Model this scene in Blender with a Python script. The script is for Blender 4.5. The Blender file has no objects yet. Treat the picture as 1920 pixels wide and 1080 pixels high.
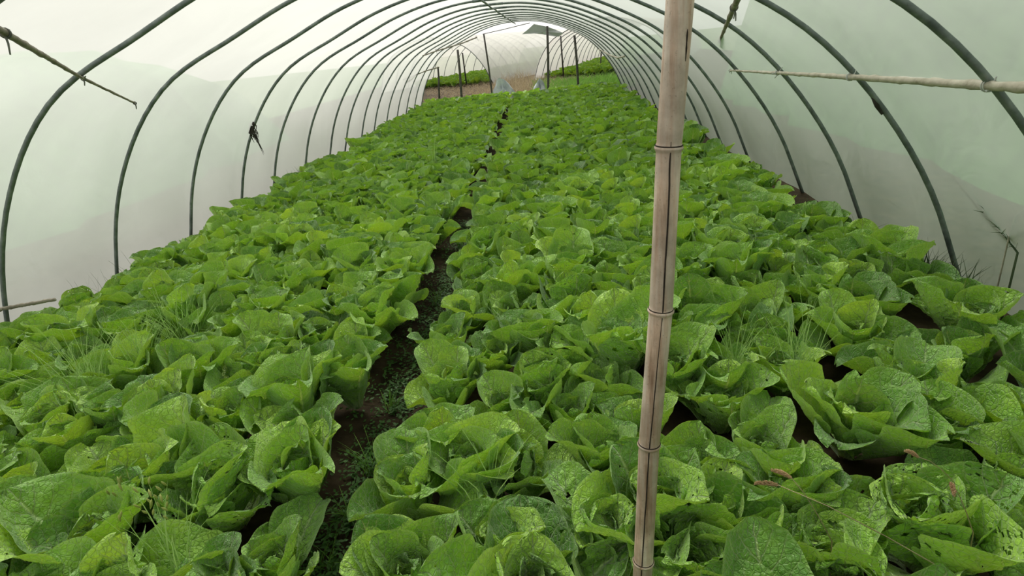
import bpy, math, random
import numpy as np
from mathutils import Vector, Matrix
random.seed(7)
C = bpy.context.scene.collection

# ------------------------------------------------------------------ camera, sky, exposure
FPX, PITCH, YAW, ROLL = 1106.67, 0.3904, -0.08466, -0.10748
CROP = 0.30                      # height of the crop's top above the soil
CAMH = 1.16752 + CROP
def axes():
    cy, sy, cp, sp = math.cos(YAW), math.sin(YAW), math.cos(PITCH), math.sin(PITCH)
    f = Vector((sy*cp, cy*cp, -sp)); r = Vector((cy, -sy, 0)); u = r.cross(f)
    cr, sr = math.cos(ROLL), math.sin(ROLL)
    return cr*r + sr*u, -sr*r + cr*u, f
RX, UX, FX = axes()
CAM = Vector((0, 0, CAMH))
cd = bpy.data.cameras.new('camera'); cam = bpy.data.objects.new('camera', cd); C.objects.link(cam)
cam.matrix_world = Matrix(((RX.x, UX.x, -FX.x, CAM.x), (RX.y, UX.y, -FX.y, CAM.y), (RX.z, UX.z, -FX.z, CAM.z), (0, 0, 0, 1)))
cd.sensor_width = 36; cd.lens = FPX*36/1920; cd.clip_start = .02; cd.clip_end = 500
bpy.context.scene.camera = cam
vs = bpy.context.scene.view_settings
vs.view_transform = 'Standard'; vs.look = 'None'; vs.gamma = 1; vs.use_curve_mapping = False
vs.exposure = 0.14
cyc = bpy.context.scene.cycles
cyc.max_bounces = 10; cyc.diffuse_bounces = 5; cyc.transmission_bounces = 8; cyc.glossy_bounces = 3
cyc.transparent_max_bounces = 8; cyc.caustics_refractive = True; cyc.caustics_reflective = False
cyc.sample_clamp_indirect = 6
w = bpy.data.worlds.new('overcast_sky'); bpy.context.scene.world = w; w.use_nodes = True
N = w.node_tree.nodes; LK = w.node_tree.links; N.clear()
wo = N.new('ShaderNodeOutputWorld'); bg = N.new('ShaderNodeBackground'); tc = N.new('ShaderNodeTexCoord')
dp = N.new('ShaderNodeVectorMath'); dp.operation = 'DOT_PRODUCT'; dp.inputs[1].default_value = Vector((-.72, .55, .30)).normalized()
LK.new(tc.outputs['Generated'], dp.inputs[0])
mr = N.new('ShaderNodeMapRange'); mr.inputs[1].default_value = -1; mr.inputs[2].default_value = 1; mr.inputs[3].default_value = .06; mr.inputs[4].default_value = .42
LK.new(dp.outputs['Value'], mr.inputs[0])
cr_ = N.new('ShaderNodeValToRGB'); cr_.color_ramp.elements[0].color = (.78, .94, .86, 1); cr_.color_ramp.elements[1].color = (1, .93, .87, 1)
m2 = N.new('ShaderNodeMapRange'); m2.inputs[1].default_value = -.3; m2.inputs[2].default_value = .9
LK.new(dp.outputs['Value'], m2.inputs[0]); LK.new(m2.outputs[0], cr_.inputs[0])
LK.new(cr_.outputs[0], bg.inputs[0]); dz_ = N.new('ShaderNodeVectorMath'); dz_.operation = 'DOT_PRODUCT'; dz_.inputs[1].default_value = Vector((-.52, .22, .82)).normalized(); LK.new(tc.outputs['Generated'], dz_.inputs[0])
zz_ = N.new('ShaderNodeMath'); zz_.operation = 'MAXIMUM'; zz_.inputs[1].default_value = 0; LK.new(dz_.outputs['Value'], zz_.inputs[0])
zp_ = N.new('ShaderNodeMath'); zp_.operation = 'POWER'; zp_.inputs[1].default_value = 4; LK.new(zz_.outputs[0], zp_.inputs[0])
za_ = N.new('ShaderNodeMath'); za_.operation = 'MULTIPLY_ADD'; za_.inputs[1].default_value = 1.25; LK.new(zp_.outputs[0], za_.inputs[0]); LK.new(mr.outputs[0], za_.inputs[2])
df_ = N.new('ShaderNodeVectorMath'); df_.operation = 'DOT_PRODUCT'; df_.inputs[1].default_value = Vector((-.02, .95, .30)).normalized(); LK.new(tc.outputs['Generated'], df_.inputs[0])
fm_ = N.new('ShaderNodeMath'); fm_.operation = 'MAXIMUM'; fm_.inputs[1].default_value = 0; LK.new(df_.outputs['Value'], fm_.inputs[0])
fp_ = N.new('ShaderNodeMath'); fp_.operation = 'POWER'; fp_.inputs[1].default_value = 6; LK.new(fm_.outputs[0], fp_.inputs[0])
fa_ = N.new('ShaderNodeMath'); fa_.operation = 'MULTIPLY_ADD'; fa_.inputs[1].default_value = 1.1; LK.new(fp_.outputs[0], fa_.inputs[0]); LK.new(za_.outputs[0], fa_.inputs[2])
LK.new(fa_.outputs[0], bg.inputs[1]); LK.new(bg.outputs[0], wo.inputs[0])

sd_ = bpy.data.lights.new('hazy_sun', 'SUN'); sd_.energy = 4.6; sd_.angle = math.radians(22); sd_.color = (1, .97, .92)
sun = bpy.data.objects.new('hazy_sun', sd_); C.objects.link(sun)
sun.rotation_euler = Vector((-.20, .47, .86)).to_track_quat('Z', 'Y').to_euler()

# ------------------------------------------------------------------ geometry of the tunnel
CX, Y0, SKEW = -0.63631, 2.11812, 0.01537
RL = [1.7008, 1.7296, 1.8045, 1.9436, 2.2262, 2.4504, 2.6673]
RR = [1.7008, 1.738, 1.822, 1.965, 2.19, 2.4286, 2.713]
DYL = {3: .04, 4: .05, 5: -.1, 6: -.06, 7: -.02, 8: -.22, 9: -.26}
DYR = {1: -.05, 3: .06, 4: .45, 5: .5, 6: .32, 7: .3, 8: .2}
LAST = 15
H = math.pi/12
def spl(y, x):
    k = int(min(max(x//H, 0), 5)); t = x/H - k
    g = lambda j: y[abs(j)] if j < 7 else 2*y[-1]-y[-2]
    a, b, c, d = g(k-1), g(k), g(k+1), g(k+2)
    return .5*(2*b+(c-a)*t+(2*a-5*b+4*c-d)*t*t+(3*b-a-3*c+d)*t**3)
def half(side, n=26, off=0.0, zbot=-.12):
    """(x,z) points from the ridge down to below the soil; side -1 left, +1 right."""
    rad = RL if side < 0 else RR
    P = []
    for k in range(n):
        a = math.pi/2*k/(n-1); r = spl(rad, a)+off
        P.append((side*r*math.sin(a), r*math.cos(a)))
    (x1, z1), (x0, z0) = P[-1], P[-3]
    s = (x1-x0)/(z1-z0)
    for dz in (.15, CROP-zbot):
        P.append((x1 - s*dz*.9, z1 - dz))
    return [(CX+x, CROP+z) for x, z in P]
def rib_y(i, x):
    d = DYL.get(i, -.38 if i > 9 else 0) if x < CX else DYR.get(i, .12 if i > 8 else 0)
    return Y0 + i + SKEW*(x-CX) + d*abs(x-CX)/2.6
def rib_pt(i, p): return Vector((p[0], rib_y(i, p[0]), p[1]))
def proj(v):
    d = v - CAM; z = d.dot(FX)
    return 960+FPX*d.dot(RX)/z, 540-FPX*d.dot(UX)/z, z
def ray(px, py): return (float(px)-960)*RX-(float(py)-540)*UX+FPX*FX
def at_z(px, py, z=0.0):
    d = ray(px, py); return CAM + d*((z-CAMH)/d.z)
def at_y(px, py, y):
    d = ray(px, py); return CAM + d*(y/d.y)
def on_rib(i, px, py):
    y = Y0+i
    for _ in range(6):
        p = at_y(px, py, y); y = rib_y(i, p.x)
    return at_y(px, py, y)

# ------------------------------------------------------------------ helpers
def tag(o, label=None, cat=None, group=None, kind=None):
    if label: o['label'] = label
    if cat: o['category'] = cat
    if group: o['group'] = group
    if kind: o['kind'] = kind
    return o
def empty(name, loc=(0, 0, 0)):
    o = bpy.data.objects.new(name, None); o.empty_display_size = .1; C.objects.link(o); o.location = loc; return o
class MB:
    def __init__(s): s.v = []; s.f = []; s.c = []
    def add(s, v, f):
        n = len(s.v); s.v += [tuple(p) for p in v]; s.f += [tuple(i+n for i in q) for q in f]
    def tube(s, pts, rad, seg=10, cap=True, squash=1.0):
        pts = [Vector(p) for p in pts]; n = len(pts)
        if not hasattr(rad, '__len__'): rad = [rad]*n
        V = []; up = None
        for i, p in enumerate(pts):
            t = (pts[min(i+1, n-1)] - pts[max(i-1, 0)])
            t = t.normalized() if t.length > 1e-9 else Vector((0, 0, 1))
            if up is None: up = Vector((0, 0, 1)) if abs(t.z) < .9 else Vector((1, 0, 0))
            a = t.cross(up); a.normalize(); b = a.cross(t); up = b
            for k in range(seg):
                q = 2*math.pi*k/seg; V.append(p + rad[i]*(math.cos(q)*a+squash*math.sin(q)*b))
        F = [(i*seg+k, i*seg+(k+1) % seg, (i+1)*seg+(k+1) % seg, (i+1)*seg+k) for i in range(n-1) for k in range(seg)]
        if cap: F += [tuple(range(seg-1, -1, -1)), tuple((n-1)*seg+k for k in range(seg))]
        s.add(V, F)
    def blade(s, base, tip, bend, w0, n=5):
        """a grass blade: a folded thin strip with real width, drooping towards bend"""
        base, tip, bend = Vector(base), Vector(tip), Vector(bend)
        d = (tip-base); side = d.cross(Vector((random.uniform(-1, 1), random.uniform(-1, 1), .2)))
        if side.length < 1e-6: side = Vector((1, 0, 0))
        side.normalize(); nn = side.cross(d).normalized()
        V = []
        for k in range(n+1):
            t = k/n; p = base + d*t + bend*t*t; ww = w0*(1-t)**.7 + .0003
            V += [p-side*ww, p+nn*ww*.5, p+side*ww]
        F = []
        for k in range(n):
            a = 3*k; F += [(a, a+1, a+4, a+3), (a+1, a+2, a+5, a+4)]
        s.add(V, F)
    def build(s, name, mat, parent=None, smooth=True):
        me = bpy.data.meshes.new(name); me.from_pydata(s.v, [], s.f); me.update()
        if smooth: me.polygons.foreach_set('use_smooth', [True]*len(me.polygons))
        me.materials.append(mat)
        o = bpy.data.objects.new(name, me); C.objects.link(o)
        if parent: o.parent = parent; o.matrix_parent_inverse = Matrix.Translation(-parent.location) if parent.type == 'EMPTY' else Matrix()
        return o

# ------------------------------------------------------------------ materials
def newmat(name):
    m = bpy.data.materials.new(name); m.use_nodes = True; m.node_tree.nodes.clear(); return m, m.node_tree.nodes, m.node_tree.links
def ramp(n, stops, interp='LINEAR'):
    r = n.new('ShaderNodeValToRGB'); e = r.color_ramp.elements; r.color_ramp.interpolation = interp
    while len(e) < len(stops): e.new(.5)
    for el, (p, c) in zip(e, stops): el.position = p; el.color = (*c, 1)
    return r
def noise(n, l, scale, detail=4, rough=.55, src='Object', dist=0, vec=None):
    t = n.new('ShaderNodeTexCoord'); x = n.new('ShaderNodeTexNoise')
    x.inputs['Scale'].default_value = scale; x.inputs['Detail'].default_value = detail; x.inputs['Roughness'].default_value = rough
    x.inputs['Distortion'].default_value = dist
    l.new(vec if vec is not None else t.outputs[src], x.inputs['Vector']); return x
def simple(name, stops, scale=8, rough=.7, bump=.2, bscale=40, metal=0, spec=.4, stretch=None):
    m, n, l = newmat(name)
    o = n.new('ShaderNodeOutputMaterial'); b = n.new('ShaderNodeBsdfPrincipled'); l.new(b.outputs[0], o.inputs[0])
    b.inputs['Roughness'].default_value = rough; b.inputs['Metallic'].default_value = metal; b.inputs['Specular IOR Level'].default_value = spec
    vec = None
    if stretch:
        t = n.new('ShaderNodeTexCoord'); mp = n.new('ShaderNodeMapping'); mp.inputs['Scale'].default_value = stretch
        l.new(t.outputs['Object'], mp.inputs[0]); vec = mp.outputs[0]
    x = noise(n, l, scale, vec=vec); r = ramp(n, stops); l.new(x.outputs['Fac'], r.inputs[0]); l.new(r.outputs[0], b.inputs['Base Color'])
    if bump:
        y = noise(n, l, bscale, vec=vec); bp = n.new('ShaderNodeBump'); bp.inputs['Strength'].default_value = bump; bp.inputs['Distance'].default_value = .01
        l.new(y.outputs['Fac'], bp.inputs['Height']); l.new(bp.outputs[0], b.inputs['Normal'])
    return m
M = {}
def film_mat(name, see=.22, clear=.36, tint=(.69, .712, .675), dif=.12):
    m, n, l = newmat(name)
    o = n.new('ShaderNodeOutputMaterial')
    tr = n.new('ShaderNodeBsdfTranslucent'); rf = n.new('ShaderNodeBsdfRefraction'); df = n.new('ShaderNodeBsdfDiffuse'); gl = n.new('ShaderNodeBsdfGlossy')
    x = noise(n, l, .7, 5, .6, dist=.8); r = ramp(n, [(.32, tuple(c*.90 for c in tint)), (.66, tint)])
    l.new(x.outputs['Fac'], r.inputs[0])
    for s in (tr, rf, df): l.new(r.outputs[0], s.inputs['Color'])
    rf.inputs['Roughness'].default_value = .42; rf.inputs['IOR'].default_value = 1.12
    gl.inputs['Roughness'].default_value = .3; gl.inputs['Color'].default_value = (.9, .95, .95, 1)
    a = n.new('ShaderNodeMixShader'); a.inputs[0].default_value = see; l.new(tr.outputs[0], a.inputs[1]); l.new(rf.outputs[0], a.inputs[2])
    b = n.new('ShaderNodeMixShader'); b.inputs[0].default_value = dif; l.new(a.outputs[0], b.inputs[1]); l.new(df.outputs[0], b.inputs[2])
    c = n.new('ShaderNodeMixShader'); c.inputs[0].default_value = .05; l.new(b.outputs[0], c.inputs[1]); l.new(gl.outputs[0], c.inputs[2])
    y = noise(n, l, 3.0, 4, .5, dist=1.0); bp = n.new('ShaderNodeBump'); bp.inputs['Strength'].default_value = .25; bp.inputs['Distance'].default_value = .02
    l.new(y.outputs['Fac'], bp.inputs['Height'])
    for s in (tr, df, gl): l.new(bp.outputs[0], s.inputs['Normal'])
    tp = n.new('ShaderNodeBsdfTransparent'); tp.inputs[0].default_value = (*tint, 1)
    d = n.new('ShaderNodeMixShader'); d.inputs[0].default_value = clear; l.new(c.outputs[0], d.inputs[1]); l.new(tp.outputs[0], d.inputs[2])
    l.new(d.outputs[0], o.inputs[0]); return m
M['film'] = film_mat('greenhouse_film')
M['film_far'] = film_mat('greenhouse_film_far', .04, .16, (.98, .95, .91), .62)
M['pipe'] = simple('galvanised_pipe', [(.3, (.10, .12, .12)), (.55, (.20, .23, .225)), (.8, (.32, .35, .34))], 14, .5, .25, 60, .35)
M['post'] = simple('dark_post', [(.3, (.05, .045, .04)), (.7, (.12, .11, .10))], 12, .8)
M['soil'] = simple('damp_soil', [(.3, (.022, .015, .009)), (.6, (.055, .038, .022)), (.8, (.10, .07, .042))], 9, .95, .9, 30, spec=.15)
M['twig'] = simple('weathered_cane', [(.3, (.16, .13, .10)), (.55, (.30, .26, .21)), (.8, (.42, .38, .32))], 20, .7, .3, 60)
M['cane'] = simple('pale_cane', [(.3, (.30, .27, .20)), (.55, (.46, .42, .34)), (.8, (.55, .52, .43))], 14, .6, .3, 60)
M['tie'] = simple('tie_strip', [(.3, (.10, .10, .09)), (.7, (.26, .26, .24))], 20, .8)
M['pale_tie'] = simple('pale_tie_strip', [(.3, (.42, .44, .42)), (.7, (.62, .64, .62))], 20, .7)
M['root'] = simple('dark_dry_roots', [(.3, (.025, .022, .018)), (.7, (.07, .06, .05))], 20, .95)
M['grey_sheet'] = simple('grey_sheet', [(.3, (.48, .49, .50)), (.7, (.58, .59, .60))], 2, .6, .1, 10)
M['sack'] = simple('silver_sheet', [(.3, (.42, .46, .52)), (.7, (.75, .78, .82))], 6, .45, .3, 20)
def grass_mat(name, a, b, tl=.3):
    m, n, l = newmat(name)
    o = n.new('ShaderNodeOutputMaterial'); d = n.new('ShaderNodeBsdfPrincipled'); t = n.new('ShaderNodeBsdfTranslucent'); mx = n.new('ShaderNodeMixShader')
    d.inputs['Roughness'].default_value = .6; mx.inputs[0].default_value = tl
    x = noise(n, l, 6); r = ramp(n, [(.3, a), (.7, b)]); l.new(x.outputs['Fac'], r.inputs[0])
    l.new(r.outputs[0], d.inputs['Base Color']); l.new(r.outputs[0], t.inputs['Color'])
    l.new(d.outputs[0], mx.inputs[1]); l.new(t.outputs[0], mx.inputs[2]); l.new(mx.outputs[0], o.inputs[0]); return m
M['grass'] = grass_mat('fresh_grass', (.10, .26, .03), (.30, .52, .09))
M['sedge'] = grass_mat('pale_sedge', (.28, .48, .12), (.50, .68, .24))
M['weed'] = grass_mat('low_weed', (.03, .09, .012), (.08, .20, .03))
M['straw'] = grass_mat('dry_straw', (.32, .24, .14), (.62, .52, .34))
M['wallgrass'] = grass_mat('dull_grass', (.04, .07, .03), (.12, .17, .08))
M['hedge'] = grass_mat('far_foliage', (.06, .16, .05), (.12, .28, .09), .1)
M['seed'] = grass_mat('foxtail_seed', (.32, .19, .09), (.58, .40, .22), .1)
M['greenseed'] = grass_mat('green_seed', (.30, .36, .08), (.50, .52, .16), .2)

def leaf_mat():
    m, n, l = newmat('cabbage_leaf')
    def math_(op, a, b=None, cl=False):
        q = n.new('ShaderNodeMath'); q.operation = op; q.use_clamp = cl
        for i, s in enumerate((a, b)):
            if s is None: continue
            if isinstance(s, (int, float)): q.inputs[i].default_value = s
            else: l.new(s, q.inputs[i])
        return q.outputs[0]
    o = n.new('ShaderNodeOutputMaterial')
    at = n.new('ShaderNodeAttribute'); at.attribute_name = 'leaf'
    sp = n.new('ShaderNodeSeparateColor'); l.new(at.outputs['Color'], sp.inputs[0])
    rnd, age, far = sp.outputs[0], sp.outputs[1], sp.outputs[2]
    uv = n.new('ShaderNodeUVMap'); uv.uv_map = 'UVMap'; su = n.new('ShaderNodeSeparateXYZ'); l.new(uv.outputs[0], su.inputs[0])
    u, v = su.outputs[0], su.outputs[1]                      # u along the leaf, v across (0..1)
    av = math_('ABSOLUTE', math_('MULTIPLY', math_('SUBTRACT', v, .5), 2.0))
    oi = n.new('ShaderNodeObjectInfo')
    # vein masks
    nz = noise(n, l, 9, 3, .5, 'UV')
    wob = math_('MULTIPLY', math_('SUBTRACT', nz.outputs['Fac'], .5), .5)
    rib = math_('SUBTRACT', 1.0, math_('DIVIDE', av, math_('SUBTRACT', .14, math_('MULTIPLY', u, .11))), True)
    ph = math_('ADD', math_('SUBTRACT', math_('MULTIPLY', u, 7.5), math_('MULTIPLY', av, 2.4)), wob)
    tri = math_('ABSOLUTE', math_('SUBTRACT', math_('FRACT', ph), .5))
    side = math_('SUBTRACT', 1.0, math_('DIVIDE', tri, .075), True)
    side = math_('MULTIPLY', side, math_('SUBTRACT', 1.0, math_('MULTIPLY', av, .75)))
    vor = n.new('ShaderNodeTexVoronoi'); vor.feature = 'DISTANCE_TO_EDGE'; vor.inputs['Scale'].default_value = 70
    tco = n.new('ShaderNodeTexCoord'); l.new(tco.outputs['Object'], vor.inputs['Vector'])
    net = math_('SUBTRACT', 1.0, math_('MULTIPLY', vor.outputs['Distance'], 9.0), True)
    # blade colour
    mixv = math_('ADD', math_('MULTIPLY', rnd, .70), math_('MULTIPLY', oi.outputs['Random'], .22))
    nb = noise(n, l, 14, 4, .6)
    mixv = math_('ADD', mixv, math_('MULTIPLY', math_('SUBTRACT', nb.outputs['Fac'], .45), .7))
    blade = ramp(n, [(0, (.034, .13, .014)), (.35, (.12, .31, .03)), (.62, (.26, .51, .045)), (1, (.50, .76, .08))])
    l.new(mixv, blade.inputs[0])
    young = n.new('ShaderNodeMix'); young.data_type = 'RGBA'; young.inputs['B'].default_value = (.30, .50, .07, 1)
    l.new(math_('MULTIPLY', math_('SUBTRACT', 1.0, age), .55, True), young.inputs['Factor']); l.new(blade.outputs[0], young.inputs['A'])
    geo = n.new('ShaderNodeNewGeometry'); under = n.new('ShaderNodeMix'); under.data_type = 'RGBA'; under.inputs['B'].default_value = (.27, .56, .03, 1)
    l.new(math_('MULTIPLY', geo.outputs['Backfacing'], .5), under.inputs['Factor']); l.new(young.outputs['Result'], under.inputs['A'])
    netc = n.new('ShaderNodeMix'); netc.data_type = 'RGBA'; netc.inputs['B'].default_value = (.40, .66, .16, 1)
    l.new(math_('MULTIPLY', net, .26), netc.inputs['Factor']); l.new(under.outputs['Result'], netc.inputs['A'])
    vc = n.new('ShaderNodeMix'); vc.data_type = 'RGBA'; vc.inputs['B'].default_value = (.60, .80, .34, 1)
    vm = math_('MAXIMUM', math_('MULTIPLY', rib, .9), math_('MULTIPLY', side, .66))
    l.new(vm, vc.inputs['Factor']); l.new(netc.outputs['Result'], vc.inputs['A'])
    edge = math_('MULTIPLY', math_('SUBTRACT', av, .90), 6.0, True)  # pale rim highlight painted into the leaf margin
    vm = math_('MAXIMUM', vm, math_('MULTIPLY', edge, .40)); l.new(vm, vc.inputs['Factor'])
    stalk = math_('SUBTRACT', 1.0, math_('MULTIPLY', u, 4.5), True)
    sc = n.new('ShaderNodeMix'); sc.data_type = 'RGBA'; sc.inputs['B'].default_value = (.50, .62, .34, 1)
    l.new(stalk, sc.inputs['Factor']); l.new(vc.outputs['Result'], sc.inputs['A'])
    col = sc.outputs['Result']
    b = n.new('ShaderNodeBsdfPrincipled'); l.new(col, b.inputs['Base Color'])
    b.inputs['Roughness'].default_value = .40; b.inputs['Specular IOR Level'].default_value = .62
    b.inputs['Sheen Weight'].default_value = .35; b.inputs['Sheen Roughness'].default_value = .5
    t = n.new('ShaderNodeBsdfTranslucent')
    tc_ = n.new('ShaderNodeMix'); tc_.data_type = 'RGBA'; tc_.blend_type = 'MULTIPLY'; tc_.inputs['Factor'].default_value = 1; tc_.inputs['B'].default_value = (1.55, 1.3, .5, 1)
    l.new(col, tc_.inputs['A']); l.new(tc_.outputs['Result'], t.inputs['Color'])
    mx = n.new('ShaderNodeMixShader'); mx.inputs[0].default_value = .24
    l.new(b.outputs[0], mx.inputs[1]); l.new(t.outputs[0], mx.inputs[2]); l.new(mx.outputs[0], o.inputs[0])
    # puckered surface
    nf = noise(n, l, 48, 3, .55)
    hh = math_('SUBTRACT', math_('MULTIPLY', nf.outputs['Fac'], 1.0), math_('ADD', math_('MULTIPLY', side, .5), math_('MULTIPLY', net, .2)))
    hh = math_('ADD', hh, math_('MULTIPLY', rib, -.6))
    bp = n.new('ShaderNodeBump'); bp.inputs['Strength'].default_value = 1.0; bp.inputs['Distance'].default_value = .011
    l.new(hh, bp.inputs['Height']); l.new(bp.outputs[0], b.inputs['Normal']); l.new(bp.outputs[0], t.inputs['Normal'])
    return m
M['leaf'] = leaf_mat()

def bamboo_mat():
    m, n, l = newmat('weathered_bamboo')
    o = n.new('ShaderNodeOutputMaterial'); b = n.new('ShaderNodeBsdfPrincipled'); l.new(b.outputs[0], o.inputs[0])
    t = n.new('ShaderNodeTexCoord'); mp = n.new('ShaderNodeMapping'); mp.inputs['Scale'].default_value = (1, 1, .06); l.new(t.outputs['Object'], mp.inputs[0])
    x = noise(n, l, 60, 6, .65, vec=mp.outputs[0]); r = ramp(n, [(.28, (.36, .22, .15)), (.42, (.68, .50, .40)), (.56, (.78, .66, .58)), (.8, (.86, .79, .73))])
    l.new(x.outputs['Fac'], r.inputs[0])
    y = noise(n, l, 9, 5, .6); r2 = ramp(n, [(.38, (.62, .58, .55)), (.62, (1.05, 1.0, .98))]); l.new(y.outputs['Fac'], r2.inputs[0])
    mx = n.new('ShaderNodeMix'); mx.data_type = 'RGBA'; mx.blend_type = 'MULTIPLY'; mx.inputs['Factor'].default_value = 1
    l.new(r.outputs[0], mx.inputs['A']); l.new(r2.outputs[0], mx.inputs['B'])
    z = noise(n, l, 160, 3, .7); r3 = ramp(n, [(.62, (1, 1, 1)), (.72, (.45, .42, .4))]); l.new(z.outputs['Fac'], r3.inputs[0])
    my = n.new('ShaderNodeMix'); my.data_type = 'RGBA'; my.blend_type = 'MULTIPLY'; my.inputs['Factor'].default_value = .7
    l.new(mx.outputs['Result'], my.inputs['A']); l.new(r3.outputs[0], my.inputs['B'])
    l.new(my.outputs['Result'], b.inputs['Base Color']); b.inputs['Roughness'].default_value = .6
    bp = n.new('ShaderNodeBump'); bp.inputs['Strength'].default_value = .3; bp.inputs['Distance'].default_value = .003
    l.new(x.outputs['Fac'], bp.inputs['Height']); l.new(bp.outputs[0], b.inputs['Normal'])
    return m
M['bamboo'] = bamboo_mat()
M['crack'] = simple('dark_crack', [(.3, (.02, .014, .01)), (.7, (.05, .035, .028))], 30, .95)

# ------------------------------------------------------------------ the setting: soil, film
def hgt(x, y):                                         # soil surface, beds slightly raised either side of the furrow
    d = abs(x-path_x(y)); bed = min(1, max(0, (d-.10)/.12)) if -1 < y < 18 else 1
    return -.045 + .045*bed
PATHPX = [(560, 1075), (625, 960), (690, 840), (735, 740), (768, 660), (815, 560), (852, 470), (880, 400), (905, 330), (930, 270), (948, 225), (962, 190)]
PATH = sorted([(p.y, p.x) for p in (at_z(a, b, CROP*.3) for a, b in PATHPX)])
def path_x(y):
    return float(np.interp(y, [p[0] for p in PATH], [p[1] for p in PATH]))
g = MB()
xs = [-9, -6, -4.5] + [-3.8 + .1*k for k in range(65)] + [3.2, 4.5, 7, 10]
ys = [-7 + .5*k for k in range(13)] + [-.4 + .2*k for k in range(92)] + [18.5, 20, 24, 30, 40]
rr_ = random.Random(3)
V = [(x, y, hgt(x, y) + (rr_.uniform(-.01, .012) if -4 < x < 3 and y < 18 else 0)) for y in ys for x in xs]
nx = len(xs); F = [(j*nx+i, j*nx+i+1, (j+1)*nx+i+1, (j+1)*nx+i) for j in range(len(ys)-1) for i in range(nx-1)]
g.add(V, F); fl = g.build('floor', M['soil']); tag(fl, kind='structure')
g = MB(); g.add([(-120, -60, -.09), (120, -60, -.09), (120, 180, -.09), (-120, 180, -.09)], [(0, 1, 2, 3)])
tag(g.build('ground', simple('outer_ground', [(.3, (.08, .15, .06)), (.7, (.15, .23, .10))], .5, .95, .3, 6)), kind='structure')

def wall(side, name):
    P = half(side, 30, .020, -.02)
    rows = []
    sub = 5
    for i in range(-8, LAST+1):
        for k in range(sub if i < LAST else 1):
            t = k/sub; sag = .030*math.sin(math.pi*t)
            row = []
            for j, p in enumerate(P):
                y = rib_y(i, p[0])*(1-t) + rib_y(i+1, p[0])*t
                rx, rz = p[0]-CX, p[1]-CROP; L = math.hypot(rx, rz)
                w_ = .006*math.sin(5.3*p[1]+3.1*y)*math.sin(2.1*y+p[0]) * (1 if 0 < t else 0)
                q = 1-(sag+w_)/L
                row.append((CX+rx*q, y, CROP+rz*q))
            rows.append(row)
    rows.append([(p[0], rib_y(LAST, p[0])+.12, p[1]) for p in P])
    m = MB(); n = len(P)
    m.add([p for r in rows for p in r], [(j*n+i, j*n+i+1, (j+1)*n+i+1, (j+1)*n+i) for j in range(len(rows)-1) for i in range(n-1)])
    o = m.build(name, M['film']); tag(o, kind='structure'); return o
wall(-1, 'wall_left'); wall(1, 'wall_right')

# ------------------------------------------------------------------ steel hoops
ORD = ['nearest', 'second', 'third', 'fourth', 'fifth', 'sixth', 'seventh', 'eighth', 'ninth', 'tenth', 'eleventh', 'twelfth', 'thirteenth', 'fourteenth', 'fifteenth', 'sixteenth', 'last']
RIBLAB = {0: 'grey steel hoop nearest the camera, cut by both top corners of the photo',
 1: 'grey steel hoop, second from the camera, with the bent cane tied across its left shoulder',
 4: 'grey steel hoop, fifth from the camera, with dry roots hanging on its left leg',
 LAST: 'grey steel hoop at the open far end, the last of the tunnel'}
for i in range(0, LAST+1):
    e = empty('hoop_rib', (CX, Y0+i, 0))
    tag(e, RIBLAB.get(i, 'grey steel hoop holding the plastic film, %s from the camera' % ORD[i]), 'greenhouse rib', 'steel hoops of the tunnel')
    for s in (-1, 1):
        pts = [rib_pt(i, p) for p in half(s, 34, 0, -.05)]
        m = MB(); m.tube(pts, [.0135]*len(pts), 10)
        m.build('pipe_half', M['pipe'], e)
    m = MB(); a = rib_pt(i, half(-1, 34)[2]); b = rib_pt(i, half(-1, 34)[0]); c = rib_pt(i, half(1, 34)[2])
    m.tube([a, (a+b)/2, b, (b+c)/2, c], .0165, 10); m.build('ridge_joint', M['pipe'], e)
    if i == 1:     # rust-eaten splice on its right leg
        m = MB(); q = [on_rib(1, *p) for p in ((1636, 182), (1645, 197), (1655, 214))]
        m.tube([p+Vector((-.003, -.002, 0)) for p in q], [.006, .0125, .006], 8); tag(m.build('rust_patch', M['root'], e), 'dark rusted dent on the pipe')
m = MB(); m.tube([(CX+.01*math.sin(k*1.7), Y0-2+k*.5, CROP+RL[0]-.032-.012*abs(math.sin(k*1.3))) for k in range(37)], .012, 8)
tag(m.build('ridge_pipe', M['pipe']), 'thin grey pipe running along the ridge under all hoops', 'pipe')

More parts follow.
